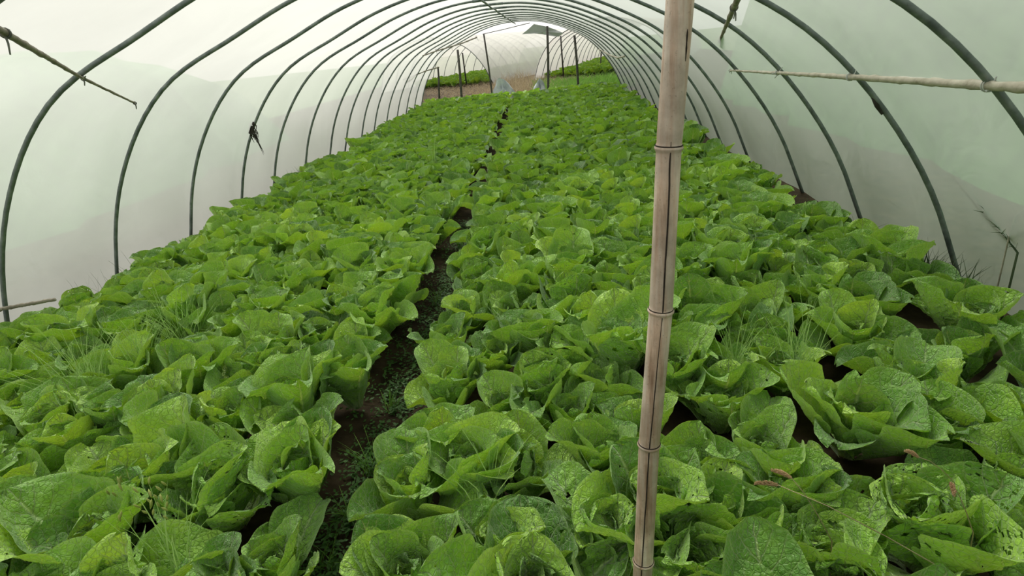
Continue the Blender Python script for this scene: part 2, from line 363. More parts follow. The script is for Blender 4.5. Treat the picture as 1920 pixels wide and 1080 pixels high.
# ------------------------------------------------------------------ canes tied along the hoops
def cane(name, pts, r0, r1, mat, label, group, nodes=6, ties=(), tiemat='tie'):
    pts = [Vector(p) for p in pts]; base = pts[0]
    e = empty(name, base); tag(e, label, 'cane', group)
    # resample
    seg = [(pts[k+1]-pts[k]).length for k in range(len(pts)-1)]; tot = sum(seg)
    def P(t):
        d = t*tot
        for k, s in enumerate(seg):
            if d <= s or k == len(seg)-1: return pts[k].lerp(pts[k+1], d/s)
            d -= s
    n = nodes*8; L = []; R = []
    rd = random.Random(len(label))
    for k in range(n+1):
        t = k/n; p = P(t); r = r0+(r1-r0)*t
        ph = (k % 8)
        r *= 1.22 if ph == 0 and 0 < k < n else (1.08 if ph in (1, 7) else 1)
        L.append(p + Vector((0, 0, rd.uniform(-.0015, .0015)))); R.append(r)
    m = MB(); m.tube(L, R, 10); m.build('cane_stem', M[mat], e)
    for q, dirs in ties:
        q = Vector(q); m = MB()
        ax = (pts[-1]-pts[0]).normalized()
        a = ax.orthogonal().normalized(); b = ax.cross(a)
        tq = min(1, max(0, (q-pts[0]).length/tot)); rr = (r0+(r1-r0)*tq)*1.2+.0015
        m.tube([q + rr*(math.cos(x)*a+math.sin(x)*b)+ax*.0016*x for x in np.linspace(0, 4*math.pi, 25).tolist()], .0022, 6)
        for d in dirs:
            d = Vector(d); m.tube([q, q+d*.5+Vector((.004, 0, 0)), q+d], [.004, .0035, .0025], 6)
        m.build('tie', M[tiemat], e)
    return e
def extrap(a, b, target_px, kmax=6):
    best = None
    for k in np.linspace(0, kmax, 400).tolist():
        p = b + (b-a)*k; x, y, z = proj(p)
        if z < .1: continue
        e = (x-target_px[0])**2 + (y-target_px[1])**2
        if best is None or e < best[0]: best = (e, p)
    return best[1]
IN = Vector((.012, -.012, -.016))
a = on_rib(0, 3, 52)+IN; b = on_rib(1, 152, 141)+IN; c = at_y(252, 193, b.y+.42)
a0 = a + (a-b)*.5
cane('tied_cane', [a0, a, b, c], .015, .0055, 'twig', 'bent brown cane tied across the hoops in the upper left corner', None, 11,
     [(a, [(.0, -.01, -.07)]), (b, [(0, -.005, -.035), (.02, 0, .01)]), (c, [(0, 0, -.035)])])
INR = Vector((-.014, -.012, -.014))
r0_, r1_, r2_ = on_rib(0, 1862, 151)+INR, on_rib(1, 1600, 138)+INR, on_rib(2, 1462, 132)+INR
r3_ = extrap(r1_, r2_, (1370, 121), 3)
cane('tied_cane', [r0_+(r0_-r1_)*.6, r0_, r1_, r2_, r3_], .017, .007, 'cane', 'long pale bamboo cane tied across the right side hoops', None, 17,
     [(r0_, [(0, -.02, .03), (-.01, 0, -.02)]), (r1_, [(.02, 0, .03)]), (r2_, [(.03, 0, .05), (-.04, 0, .0), (-.02, 0, -.03)]), (r3_, [(.01, 0, -.03), (-.01, 0, -.02)])], 'pale_tie')
t1, t2 = on_rib(1, 1381, 7)+INR, on_rib(2, 1362, 50)+INR
t3 = extrap(t1, t2, (1354, 80), 3)
cane('tied_cane', [t1+(t1-t2)*.8, t1, t2, t3], .016, .008, 'twig', 'short mossy cane hanging under the roof just right of the pole top', None, 7,
     [(t1, [(.01, 0, -.06), (.0, 0, -.05)]), (t3, [(.015, 0, -.045)])])
l1 = [on_rib(15, 822, 125), on_rib(14, 800, 131), on_rib(13, 780, 138), on_rib(12, 755, 148)]
cane('tied_cane', [p+IN for p in l1], .016, .012, 'twig', 'thin pale cane low on the left hoops near the far end', None, 5)
l2 = [on_rib(15, 893, 69), on_rib(14, 868, 79), on_rib(13, 845, 86), on_rib(12, 818, 94), on_rib(11, 792, 103)]
cane('tied_cane', [p+IN for p in l2], .016, .012, 'twig', 'crooked dark cane high on the left hoops near the far end', None, 6,
     [(l2[0], [(.05, 0, -.12)]), (l2[2], [(.03, 0, -.12)]), (l2[3], [(.0, 0, -.14)])])
l3 = [on_rib(15, 1125, 91), on_rib(13, 1142, 101), on_rib(11, 1160, 107), on_rib(10, 1172, 104)]
cane('tied_cane', [p+INR for p in l3], .020, .016, 'cane', 'short white bamboo cane tied to the right hoops near the far end', None, 4,
     [(l3[1], [(.05, 0, -.15)])], 'pale_tie')
p0 = at_z(-60, 592, .34); p1 = at_z(4, 579, .34); p2 = at_z(104, 561, .34)
for p in (p0, p1): p.x = max(p.x, CX-2.62)
cane('tied_cane', [p0, p1, p2], .011, .010, 'twig', 'horizontal cane at the foot of the film at the left edge of the photo', None, 6, [])

# dark roots on the fifth hoop
k0 = on_rib(4, 473, 236)
e = empty('root_bundle', k0); tag(e, 'dark tangle of dry roots hung on a left hoop leg', 'dried plant')
m = MB(); rd = random.Random(5)
for k in range(26):
    a = k0 + Vector((rd.uniform(-.02, .03), -.02, rd.uniform(-.02, .05))); dz = -rd.uniform(.05, .16)
    m.tube([a, a+Vector((rd.uniform(-.03, .03), -.01, dz*.5)), a+Vector((rd.uniform(-.01, .03), 0, dz))], [.004, .005, .002], 5)
m.build('root_knot', M['root'], e)
m = MB()
for k in range(7):
    a = k0 + Vector((rd.uniform(-.005, .02), -.02, -.08)); dz = -rd.uniform(.1, .24)
    m.tube([a, a+Vector((.015, 0, dz*.5)), a+Vector((.045+rd.uniform(-.02, .01), 0, dz))], [.0045, .0035, .001], 5)
m.build('root_strand', M['root'], e)

# ------------------------------------------------------------------ the bamboo pole
YP = 1.08
top = at_y(1275, 0, YP); bot = at_y(1205, 1080, YP)
dirp = (top-bot).normalized()
def on_pole(py):
    x = np.interp(py, [0, 277, 582, 833, 1080], [1275, 1254, 1239, 1217, 1205]); return at_y(x, py, YP)
r_top = 26*proj(top)[2]/FPX
base = bot - dirp*((bot.z+.12)/dirp.z); tip = top + dirp*.62
e = empty('bamboo_pole', (base.x, base.y, 0)); tag(e, 'thick weathered bamboo pole standing upright in front, split down its middle', 'pole')
knots = [on_pole(277), on_pole(582), on_pole(833), on_pole(1052)]
kz = [k.z for k in knots] + [top.z+.28]
L = []; R = []
zs = np.linspace(base.z, tip.z, 240).tolist() + [k+d for k in kz for d in (-.007, -.004, -.0015, 0, .0015, .004, .007)]
for z in sorted(zs):
    if z <= knots[-1].z: t = (z-base.z)/(knots[-1].z-base.z); p = base.lerp(knots[-1], t)
    else:
        pts = [knots[3], knots[2], knots[1], knots[0], top, tip]
        for a, b in zip(pts, pts[1:]):
            if z <= b.z or b is tip: p = a.lerp(b, (z-a.z)/(b.z-a.z)); break
    d = min(abs(z-k) for k in kz); r = r_top*(1+.015*math.sin(z*9))
    r *= 1 + .13*math.exp(-(d/.004)**2) - .03*math.exp(-((d-.012)/.006)**2) + .02*math.exp(-(d/.03)**2)
    L.append(p); R.append(r)
m = MB(); m.tube(L, R, 32); m.build('bamboo_culm', M['bamboo'], e)
def pole_p(py, dx=0.0, out=1.0):
    """a point on the pole's camera side, dx in radii across"""
    c = on_pole(py); tocam = (CAM-c); tocam -= dirp*tocam.dot(dirp); tocam.normalize(); sd = dirp.cross(tocam)
    return c + r_top*out*(sd*dx + tocam*math.sqrt(max(0, 1-dx*dx)))
sgn = 1 if proj(pole_p(500, .5))[0] > proj(pole_p(500, -.5))[0] else -1
m = MB(); ps = list(range(262, 1090, 20)); rd = random.Random(2)
m.tube([pole_p(y, sgn*(np.interp(y, [262, 400, 700, 850, 1080], [.12, .22, .12, .05, -.15])+rd.uniform(-.02, .02)), 1.0) for y in ps],
       [float(np.interp(y, [262, 300, 560, 600, 830, 1090], [.0004, .0016, .0017, .0008, .0014, .0016])) for y in ps], 6)
m.tube([pole_p(y, sgn*(.70+.02*math.sin(y)), 1.0) for y in range(55, 118, 6)], [.0006, .0014, .0018, .0016, .0012, .0014, .0018, .0015, .0012, .001, .0005], 6)
tag(m.build('split_line', M['crack'], e), 'dark split running down the pole')
for kq in knots:
    m = MB(); ax = dirp; a = ax.orthogonal().normalized(); b = ax.cross(a)
    m.tube([kq + ax*.0045 + r_top*1.045*(math.cos(x)*a+math.sin(x)*b) for x in np.linspace(0, 2*math.pi, 33).tolist()], .0013, 6, cap=False)
    m.build('node_ring', M['crack'], e)

# ------------------------------------------------------------------ cabbages
def leaf_arrays(rd, L, W, phi0, curl, cup, ruf, az, r0, z0, nu, nv, rndc, age, holes=0, blist=1.0):
    u = np.linspace(0, 1, nu+1); u = (.55*u + .45*(1-(1-u)**2))[:, None]; v = np.linspace(-1, 1, nv+1)[None, :]
    phi = phi0 + curl*u**2.2
    ds = L*np.diff(u[:, 0])
    rc = r0 + np.concatenate([[0], np.cumsum(np.sin(phi[1:, 0])*ds)])[:, None]
    zc = z0 + np.concatenate([[0], np.cumsum(np.cos(phi[1:, 0])*ds)])[:, None]
    s = np.clip((u-.10)/.42, 0, 1); s = s*s*(3-2*s)
    wid = W*.5*(.20+.80*s)
    tipm = np.where(u > .56, np.sqrt(np.clip(1-((u-.56)/.445)**2.3, 0, 1)), 1.0)
    wid = wid*tipm*(1+.05*np.sin(u*17+rd.uniform(0, 6))*(u > .35)) + .001
    x = v*wid
    p1, p2, p3, p4 = [rd.uniform(0, 6.28) for _ in range(4)]
    kf = rd.uniform(9, 14)
    edge = np.abs(v)**2.5*s
    disp = cup*(x*x)/(W*.5)*(1.3) + ruf*edge*(np.sin(kf*u+p1+np.sign(v)*1.3)+.5*np.sin(2.1*kf*u+p2+v))*.010
    bl = np.sin(u*34+p3+np.abs(v)*11)*np.sin(v*11+p4+u*6)+.6*np.sin(u*57+p1-v*19)*np.sin(v*23+p2)
    disp = disp + blist*.0036*bl*s*(1-.3*np.abs(v))
    ph = (u*7.5-np.abs(v)*2.4); vein = np.clip(1-np.abs((ph % 1)-.5)/.12, 0, 1)
    disp = disp - .0028*vein*s*blist - .003*np.exp(-(v/.09)**2)*(u > .03)
    disp = disp + ruf*.008*np.sin(p2+5*u)*v*s      # asymmetry / twist
    tipcurl = ruf*.013*np.clip((u-.75)/.25, 0, 1)**2*np.sin(p4+2.5*v)
    disp = disp + tipcurl
    # inward normal: (-cos phi, sin phi) in (r,z)
    R = rc - np.cos(phi)*disp; Z = zc + np.sin(phi)*disp; X = x*(1-.25*cup*np.abs(v)*s) + 0*u
    ca, sa = math.cos(az), math.sin(az)
    P = np.stack([R*ca - X*sa, R*sa + X*ca, Z + 0*X], -1).reshape(-1, 3)
    idx = np.arange((nu+1)*(nv+1)).reshape(nu+1, nv+1)
    F = np.stack([idx[:-1, :-1], idx[1:, :-1], idx[1:, 1:], idx[:-1, 1:]], -1).reshape(-1, 4)
    if holes:
        cu = (np.arange(nu)+.5)/nu; keep = np.ones((nu, nv), bool)
        for _ in range(holes):
            a, b = rd.randrange(int(nu*.35), nu-2), rd.randrange(1, nv-2)
            keep[a, b] = False
            if rd.random() < .45: keep[a, b+1] = False
            if rd.random() < .25: keep[a+1, b] = False
        F = F[keep.reshape(-1)]
    UV = np.stack([u+0*v, (v+1)/2+0*u], -1).reshape(-1, 2)
    COL = np.tile([rndc, age, 0, 1], (len(P), 1))
    return P, F, UV, COL
def mesh_from(name, parts, mat):
    n = 0; P = []; F = []; U = []; K = []
    for p, f, u, c in parts:
        P.append(p); F.append(f+n); U.append(u); K.append(c); n += len(p)
    P = np.concatenate(P); F = np.concatenate(F); U = np.concatenate(U); K = np.concatenate(K)
    me = bpy.data.meshes.new(name); me.vertices.add(len(P)); me.vertices.foreach_set('co', P.ravel().astype(np.float32))
    me.loops.add(F.size); me.loops.foreach_set('vertex_index', F.ravel().astype(np.int32))
    me.polygons.add(len(F)); me.polygons.foreach_set('loop_start', np.arange(0, F.size, 4, dtype=np.int32)); me.polygons.foreach_set('loop_total', np.full(len(F), 4, dtype=np.int32))
    me.polygons.foreach_set('use_smooth', np.ones(len(F), bool))
    uv = me.uv_layers.new(name='UVMap'); uv.data.foreach_set('uv', U[F.ravel()].ravel().astype(np.float32))
    ca = me.color_attributes.new('leaf', 'FLOAT_COLOR', 'POINT'); ca.data.foreach_set('color', K.ravel().astype(np.float32))
    me.materials.append(mat); me.update(); me.validate(); return me
def head_leaves(seed, q=1.0, kind='cup', holes=0, tint=0):
    """q: mesh quality; returns (outer, heart) lists of leaf arrays, unit head about 0.34 across"""
    rd = random.Random(seed); outer = []; heart = []
    nu, nv = int(22*q), int(16*q)
    az = rd.uniform(0, 6.28); GA = 2.399
    n_out = {'cup': 9, 'open': 9, 'crinkle': 9, 'loose': 8}[kind] if q > .4 else 8
    for k in range(n_out):
        t = k/(n_out-1)                                 # 0 outermost .. 1 inner
        az += GA + rd.uniform(-.25, .25)
        L = (.295-.05*t)*rd.uniform(.80, 1.15); W = (.235-.035*t)*rd.uniform(.82, 1.15)
        phi = {'cup': .95-.68*t, 'open': 1.08-.68*t, 'crinkle': .85-.55*t, 'loose': 1.0-.62*t}[kind]*.92 + rd.gauss(0, .17)
        curl = rd.choice([-.35, .1, .5, .8, 1.1])*(1-.35*t) if kind != 'crinkle' else rd.uniform(.2, 1.4)
        outer.append(leaf_arrays(rd, L, W, max(.12, phi-.15), curl, rd.uniform(.3, .8), rd.uniform(.5, 1.3)*(1.5 if kind == 'crinkle' else 1), az, .012+.012*(1-t), .01,
                                 nu, nv, min(1, max(0, rd.gauss(.47+.12*t+tint, .26))), .95-.25*t, holes=int(holes*rd.random()*2) if q > .6 else 0, blist=1.0 if kind != 'crinkle' else 2.0))
    n_in = {'cup': 7, 'open': 6, 'crinkle': 10, 'loose': 5}[kind] if q > .4 else 4
    for k in range(n_in):
        t = k/max(1, n_in-1)
        az += GA + rd.uniform(-.25, .25)
        L = (.21-.075*t)*rd.uniform(.9, 1.08); W = (.165-.06*t)*rd.uniform(.85, 1.15)
        phi = .26-.22*t + rd.uniform(-.05, .05); curl = rd.uniform(-.5, .5) if kind != 'crinkle' else rd.uniform(0, 1.0)
        heart.append(leaf_arrays(rd, L, W, phi, curl, rd.uniform(.5, 1.0), 1.0 if kind != 'crinkle' else 2.0, az, .010*(1-t)+.004, .02,
                                 max(4, int(nu*.7)), max(4, int(nv*.7)), min(1, max(0, rd.gauss(.5+tint, .2))), .55-.35*t, holes=int(holes*.3) if q > .6 else 0, blist=1.8 if kind != 'crinkle' else 3.0))
    return outer, heart
KINDS = ['cup', 'open', 'cup', 'loose', 'open', 'cup', 'loose', 'open', 'cup', 'loose', 'cup', 'open']
PROTO = []
for k, kd in enumerate(KINDS):
    o_, h_ = head_leaves(100+k, 1.7 if k in (1, 5, 7, 10) else 1.0, kd, holes=5 if k in (1, 5, 7, 10) else 0, tint=(-.05, .05, 0, .1, -.1, 0, .05, -.05, .12, 0, -.08, .04)[k])
    PROTO.append((mesh_from('outer_leaves', o_, M['leaf']), mesh_from('heart', h_, M['leaf'])))
o_, h_ = head_leaves(300, 1.6, 'crinkle', holes=14, tint=.12); CRK = (mesh_from('outer_leaves', o_, M['leaf']), mesh_from('heart', h_, M['leaf']))
o_, h_ = head_leaves(301, 2.0, 'cup', holes=26, tint=-.02); HOL = (mesh_from('outer_leaves', o_, M['leaf']), mesh_from('heart', h_, M['leaf']))
o_, h_ = head_leaves(302, 1.1, 'open', holes=0, tint=.3); YEL = (mesh_from('outer_leaves', o_, M['leaf']), mesh_from('heart', h_, M['leaf']))
proto_obj = {}
def place(kind, x, y, z, s, rz, label, group, tilt=(0, 0)):
    key = id(kind)
    r = empty('cabbage', (x, y, z)); r.rotation_euler = (tilt[0], tilt[1], rz); r.scale = (s, s, s*random.uniform(.92, 1.06))
    tag(r, label, 'cabbage', group)
    if key not in proto_obj:
        a = bpy.data.objects.new('outer_leaves', kind[0]); b = bpy.data.objects.new('heart', kind[1]); proto_obj[key] = (a, b)
        tag(b, 'paler crinkled inner leaves')
    else: a, b = [q.copy() for q in proto_obj[key]]
    for q in (a, b): C.objects.link(q); q.parent = r
    return r
P_ = PROTO
# px, py (centre of the crown), width in px, prototype, label
KEY = [
 (415, 915, 255, HOL, 'largest crinkled green cabbage at lower left, directly left of the weedy furrow'),
 (165, 1010, 225, P_[1], 'green cabbage with insect holes at the bottom edge in the lower left corner'),
 (375, 1075, 150, P_[8], 'light green cabbage cut by the bottom edge, left of the furrow'),
 (495, 1035, 185, P_[4], 'dark green cabbage with broad drooping leaf beside the furrow at the bottom edge'),
 (550, 745, 175, P_[0], 'green cabbage left of the furrow, behind the largest crinkled one'),
 (300, 805, 165, P_[2], 'cupped green cabbage behind the largest crinkled one, a little to its left'),
 (205, 880, 140, P_[5], 'round-leaved green cabbage between the lower left corner plant and the beds behind'),
 (425, 770, 140, P_[3], 'loose green cabbage behind and above the largest crinkled one'),
 (30, 925, 170, YEL, 'yellow-green cabbage at the left edge of the photo near the bottom'),
 (95, 795, 150, P_[7], 'green cabbage near the left edge, behind the yellow-green one'),
 (655, 700, 135, P_[9], 'green cabbage leaning over the furrow from the left'),
 (515, 640, 120, P_[11], 'open green cabbage left of the furrow, third back from the largest crinkled one'),
 (980, 860, 165, P_[8], 'cabbage with one tall round upright leaf, left of the bamboo pole'),
 (935, 1010, 190, P_[5], 'tall round-leaved cabbage at the bottom edge between furrow and pole'),
 (1125, 985, 200, P_[10], 'big crinkled cabbage at the bottom edge directly left of the bamboo pole'),
 (755, 1055, 190, P_[0], 'broad pale green cabbage at the bottom edge, first right of the furrow'),
 (770, 905, 170, P_[3], 'bright green cabbage right of the furrow with low spreading leaves'),
 (820, 815, 150, P_[6], 'green cabbage right of the furrow, third plant up from the bottom edge'),
 (950, 745, 135, P_[2], 'cupped cabbage behind the tall-leaved one left of the pole'),
 (1065, 755, 125, P_[4], 'dark green cabbage left of the pole, two plants behind the bottom edge'),
 (850, 700, 130, P_[11], 'green cabbage on the right edge of the furrow, between second and third pole nodes'),
 (1160, 655, 175, P_[1], 'wide pale cabbage just left of the pole above its third node'),
 (1125, 835, 120, P_[9], 'small green cabbage immediately left of the pole at its third node'),
 (1740, 975, 270, HOL, 'largest cabbage at lower right, with wide holed outer leaves'),
 (1555, 1030, 215, CRK, 'yellow-green crinkled cabbage at the bottom edge right of the pole'),
 (1300, 1035, 185, P_[7], 'holed green cabbage at the bottom edge directly right of the pole'),
 (1335, 925, 155, P_[5], 'round-leaved green cabbage right of the pole, second from the bottom edge'),
 (1475, 905, 175, P_[0], 'green cabbage beneath the brown foxtail seed heads'),
 (1765, 800, 190, P_[2], 'light-hearted cabbage behind the largest one at lower right'),
 (1600, 775, 205, P_[8], 'big bright cabbage in the middle of the right bed, behind the crinkled one'),
 (1425, 825, 175, P_[4], 'dark green cabbage right of the pole, third from the bottom edge'),
 (1355, 735, 140, P_[1], 'pale flat-topped cabbage right of the pole above its third node'),
 (1285, 850, 125, P_[9], 'green cabbage touching the right side of the pole at its third node'),
 (1890, 905, 170, P_[10], 'green cabbage cut by the right edge of the photo, behind the corner one'),
 (1915, 1020, 170, CRK, 'crinkled yellowish cabbage in the lower right corner'),
 (1885, 770, 150, P_[6], 'green cabbage at the right edge, behind the cut one'),
 (1690, 680, 150, P_[11], 'rounded green cabbage in the right bed, behind the big bright one'),
 (1810, 650, 140, P_[3], 'loose green cabbage in the right bed near the right edge'),
 (600, 610, 100, P_[7], 'small green cabbage left of the furrow beside a dark gap'),
 (705, 585, 115, P_[5], 'round cupped cabbage at the left edge of the furrow, halfway up'),
 (1445, 625, 130, P_[10], 'green cabbage in the right bed level with the second pole node'),
 (918, 655, 105, P_[8], 'small green cabbage one plant right of the furrow, level with the second pole node'),
 (990, 625, 120, P_[0], 'green cabbage midway between furrow and pole, level with the second node'),
 (245, 690, 130, P_[6], 'green cabbage overgrown with fine grass on the left side'),
 (385, 650, 115, P_[2], 'cupped green cabbage in the left bed right of the grassy patch'),
]
taken = []
poleb = Vector((base.x, base.y))
for px, py, wpx, kd, lab in KEY:
    c = at_z(px, py, CROP*.62); zc = proj(c)[2]
    s = max(.88, min(1.3, wpx*zc/FPX/.31))
    if (Vector((c.x, c.y))-poleb).length < .17*s: c.x += .05 if c.x > poleb.x else -.05
    taken.append((c.x, c.y, .11*s))
    place(kd, c.x, c.y, 0, s, random.uniform(0, 6.28), lab, 'cabbages of the two beds', (random.uniform(-.08, .12), random.uniform(-.08, .08)))
half_w_l = lambda: CX-RL[-1]; half_w_r = lambda: CX+RR[-1]
cand = []
YMAX = Y0+LAST-.1
nrow = 0
ordn = ['first', 'second', 'third', 'fourth', 'fifth', 'sixth', 'seventh', 'eighth', 'ninth', 'tenth', 'eleventh', 'twelfth', 'thirteenth', 'fourteenth']
row = 0; y = Y0-2.0
rd = random.Random(11)
while y < YMAX:
    for side in (-1, 1):
        k = 0
        x = path_x(y)+side*((.20 if y < 2.4 else .222) + (.06 if row % 2 else 0))+rd.uniform(-.03, .03)
        lim = CX-RL[-1]+.14 if side < 0 else CX+RR[-1]-.17
        while (x-lim)*side < 0:
            xx = x+rd.uniform(-.045, .045); yy = y+rd.uniform(-.045, .045)
            gap = rd.random() < .012
            if side > 0 and (lim-x) < .35 and rd.random() < .15: gap = True
            cand.append((xx, yy, side, k, row, gap, rd.random())); k += 1
            x += side*.25
    y += .25; row += 1
inview = []; rest = []
for xx, yy, side, k, rw, gap, q in cand:
    if gap or any((xx-a)**2+(yy-b)**2 < (r+.062)**2 for a, b, r in taken): continue
    if (xx-poleb.x)**2+(yy-poleb.y)**2 < .15**2: continue
    if yy < .35 or (yy < 1.5 and abs(xx-path_x(yy)) < .27): continue
    # keep the sight line to the pole free
    x, yp, z = proj(Vector((xx, yy, CROP*.6)))
    if z > .3 and -60 < x < 1980 and yp < 1190: inview.append((z, xx, yy, side, k, rw, q))
    elif z > .1 and -420 < x < 2340 and yp < 1500 and yy > .5: rest.append((xx, yy, q))
inview.sort()
NEAR = 300-len(KEY)
cnt = {}
for z, xx, yy, side, k, rw, q in inview[:NEAR]:
    rib = (yy-Y0)
    iv = int(math.floor(rib)); sub = int((rib-iv)*4)
    bed = 'left' if side < 0 else 'right'
    where = ('before hoop one' if iv < 0 else 'between hoops %s and %s' % (['one', 'two', 'three', 'four', 'five', 'six', 'seven', 'eight'][min(iv, 7)], ['two', 'three', 'four', 'five', 'six', 'seven', 'eight', 'nine'][min(iv, 7)]))
    lab = 'green cabbage, %s bed, %s from furrow, %s row %s' % (bed, ordn[min(k, 13)], ['front', 'second', 'third', 'back'][sub] if iv >= 0 else ('%s' % ordn[max(0, rw)]), where)
    cnt[lab] = cnt.get(lab, 0)+1
    if cnt[lab] > 1: lab = lab.replace('green cabbage', 'small cabbage')
    kd = P_[int(q*12) % 12] if q < .96 else YEL
    s = .84+.36*((q*37) % 1)
    place(kd, xx, yy, 0, s, q*60, lab, 'cabbages of the two beds', (((q*91) % 1-.5)*.3, ((q*53) % 1-.5)*.3))
def low_heads(nm, spots, label, cat, q=.36, zf=None):
    lib = []
    for k in range(10):
        o_, h_ = head_leaves(500+k, q, KINDS[k], tint=.05); lib.append(o_+h_)
    parts = []
    for xx, yy, t in spots:
        L_ = lib[int(t*10) % 10]; a = t*50; ca, sa = math.cos(a), math.sin(a); s = .86+.36*((t*37) % 1)
        tx, ty = ((t*91) % 1-.5)*.3, ((t*53) % 1-.5)*.3
        Rm = np.array(Matrix.Rotation(tx, 3, 'X') @ Matrix.Rotation(ty, 3, 'Y') @ Matrix.Rotation(a, 3, 'Z'))
        jr = ((t*17) % 1-.5)*.15
        for p, f, u, c in L_:
            c2 = c.copy(); c2[:, 0] = np.clip(c2[:, 0]+jr, 0, 1)
            parts.append(((p*s) @ Rm.T+np.array([xx, yy, 0 if zf is None else zf(xx, yy)]), f, u, c2))
    me = mesh_from(nm, parts, M['leaf']); o = bpy.data.objects.new(nm, me); C.objects.link(o)
    tag(o, label, cat, kind='stuff'); return o
far_spots = [(xx, yy, q) for z, xx, yy, side, k, rw, q in inview[NEAR:]] + rest
low_heads('cabbage_field', far_spots, 'dense cabbages filling both beds towards the far end of the tunnel', 'cabbages')
print('cabbages', len(inview), len(rest))

# ------------------------------------------------------------------ weeds
def tuft(m, x, y, n, h, spread, w=.0025, z=0, rd=random):
    for _ in range(n):
        a = rd.uniform(0, 6.28); b = Vector((x+rd.uniform(-1, 1)*spread*.25, y+rd.uniform(-1, 1)*spread*.25, z))
        hh = h*rd.uniform(.55, 1.1); o = Vector((math.cos(a), math.sin(a), 0))*spread*rd.uniform(.2, 1)
        m.blade(b, b+Vector((o.x*.5, o.y*.5, hh)), Vector((o.x*.7, o.y*.7, -hh*.25)), w*rd.uniform(.6, 1.2))
rd = random.Random(21)
m = MB()
for k in range(2600):
    y = .75 + 4.6*rd.random()**1.3; x = path_x(y)+rd.gauss(0, .085)
    zz = hgt(x, y)
    for j in range(3):                              # small rounded weed leaves
        a = rd.uniform(0, 6.28); r = rd.uniform(.006, .014); c = Vector((x+rd.uniform(-.02, .02), y+rd.uniform(-.02, .02), zz+rd.uniform(.004, .05)))
        d = Vector((math.cos(a), math.sin(a), rd.uniform(-.2, .5))); sd = Vector((-math.sin(a), math.cos(a), rd.uniform(-.3, .3)))
        m.add([c-d*r, c+sd*r*.55+Vector((0, 0, .001)), c+d*r, c-sd*r*.55+Vector((0, 0, .001)), c-Vector((0, 0, .002))], [(0, 3, 4), (3, 2, 4), (2, 1, 4), (1, 0, 4)])
tag(m.build('low_weeds', M['weed']), 'tiny round-leaved weeds carpeting the soil of the furrow', 'weeds', kind='stuff')
for (px, py, n, h, sp, lab) in [
    (690, 870, 26, .20, .12, 'grass tuft in the furrow beside the largest crinkled cabbage'),
    (655, 960, 22, .15, .12, 'grass tuft at the foot of the furrow near the bottom edge'),
    (735, 755, 22, .18, .10, 'grass tuft where the furrow narrows between two dark gaps'),
    (610, 1045, 18, .12, .12, 'low grass tuft in the furrow at the bottom edge'),
    (820, 560, 20, .18, .10, 'grass tuft in the furrow halfway up the left bed'),
    (862, 455, 22, .22, .10, 'small grass tuft far along the furrow')]:
    c = at_z(px, py, 0); m = MB(); tuft(m, c.x, c.y, n, h, sp, .0022, hgt(c.x, c.y), rd)
    tag(m.build('grass_tuft', M['grass']), lab, 'grass tuft', 'grass tufts of the furrow')
for (px, py, n, h, sp, lab) in [
    (150, 700, 60, .40, .26, 'fine grass clump growing through the cabbages at the left edge'),
    (330, 605, 60, .40, .26, 'fine grass clump among the cabbages of the left bed'),
    (250, 655, 46, .38, .24, 'fine grass clump between the two others on the left side'),
    (1500, 640, 30, .36, .18, 'thin grass clump among cabbages right of the pole'),
    (1380, 650, 26, .34, .14, 'thin grass clump close to the right side of the pole'),
    (905, 880, 9, .40, .22, 'long arching grass blades left of the tall-leaved cabbage'),
    (300, 1010, 20, .36, .16, 'flowering sedge clump in front of the largest crinkled cabbage'),
    (810, 300, 20, .50, .12, 'single tall grass clump in the middle of the left bed')]:
    c = at_z(px, py, CROP*.8); m = MB(); tuft(m, c.x, c.y, int(n*1.3), h*1.5, sp, .0024, 0, rd)
    if 'sedge' in lab:
        e = empty('sedge', (c.x, c.y, 0)); tag(e, lab, 'grass'); m.build('blades', M['sedge'], e)
        for k in range(26):
            a = Vector((c.x+rd.uniform(-.08, .09), c.y+rd.uniform(-.04, .04), rd.uniform(.33, .45))); d = Vector((rd.uniform(-.5, .5), rd.uniform(-.5, .5), 1))*.012
            m = MB(); m.tube([a-d, a-d*.3, a+d*.3, a+d], [.0006, .0032, .0034, .0006], 6); m.build('seed_spike', M['greenseed'], e)
    else: tag(m.build('grass_clump', M['sedge']), lab, 'grass', 'grass growing between the cabbages')

def foxtail(head_px, root_px, hz, label, tip_px):
    h = at_z(*head_px, hz); t_ = at_z(*tip_px, hz+.01); c = at_z(*root_px, CROP*.85)
    root = Vector((c.x, c.y, 0)) + (c-h)*.15; root.z = 0
    e = empty('foxtail_grass', root); tag(e, label, 'foxtail grass', 'foxtail stems over the right foreground')
    m = MB(); pts = [root, c.lerp(root, .3), c, c.lerp(h, .35)+Vector((0, 0, .01)), c.lerp(h, .7)+Vector((0, 0, .012)), h]
    m.tube(pts, [.0016, .0015, .0013, .0012, .001, .0009], 6); tag(m.build('stem', M['straw'], e), 'straw-coloured bent stem')
    m = MB(); n = 22; axis = (t_-h)
    for k in range(n+1):
        t = k/n; p = h+axis*t+Vector((0, 0, .004*math.sin(t*3)))
        for j in range(9):
            a = rd.uniform(0, 6.28); o = axis.orthogonal().normalized(); o.rotate(Matrix.Rotation(a, 3, axis.normalized()))
            r = .0032*math.sin(math.pi*(.12+.8*t)); q = p+o*r; tt = q+o*.003+axis.normalized()*.003
            m.tube([p, q, tt], [.0012, .0015, .0003], 4)
    m.build('seed_head', M['seed'], e)
foxtail((1484, 896), (1560, 1015), .47, 'brown drooping foxtail seed head, uppermost of the crossed pair right of the pole', (1448, 882))
foxtail((1458, 909), (1770, 1068), .47, 'thin brown foxtail seed head lying under the drooping one', (1416, 907))
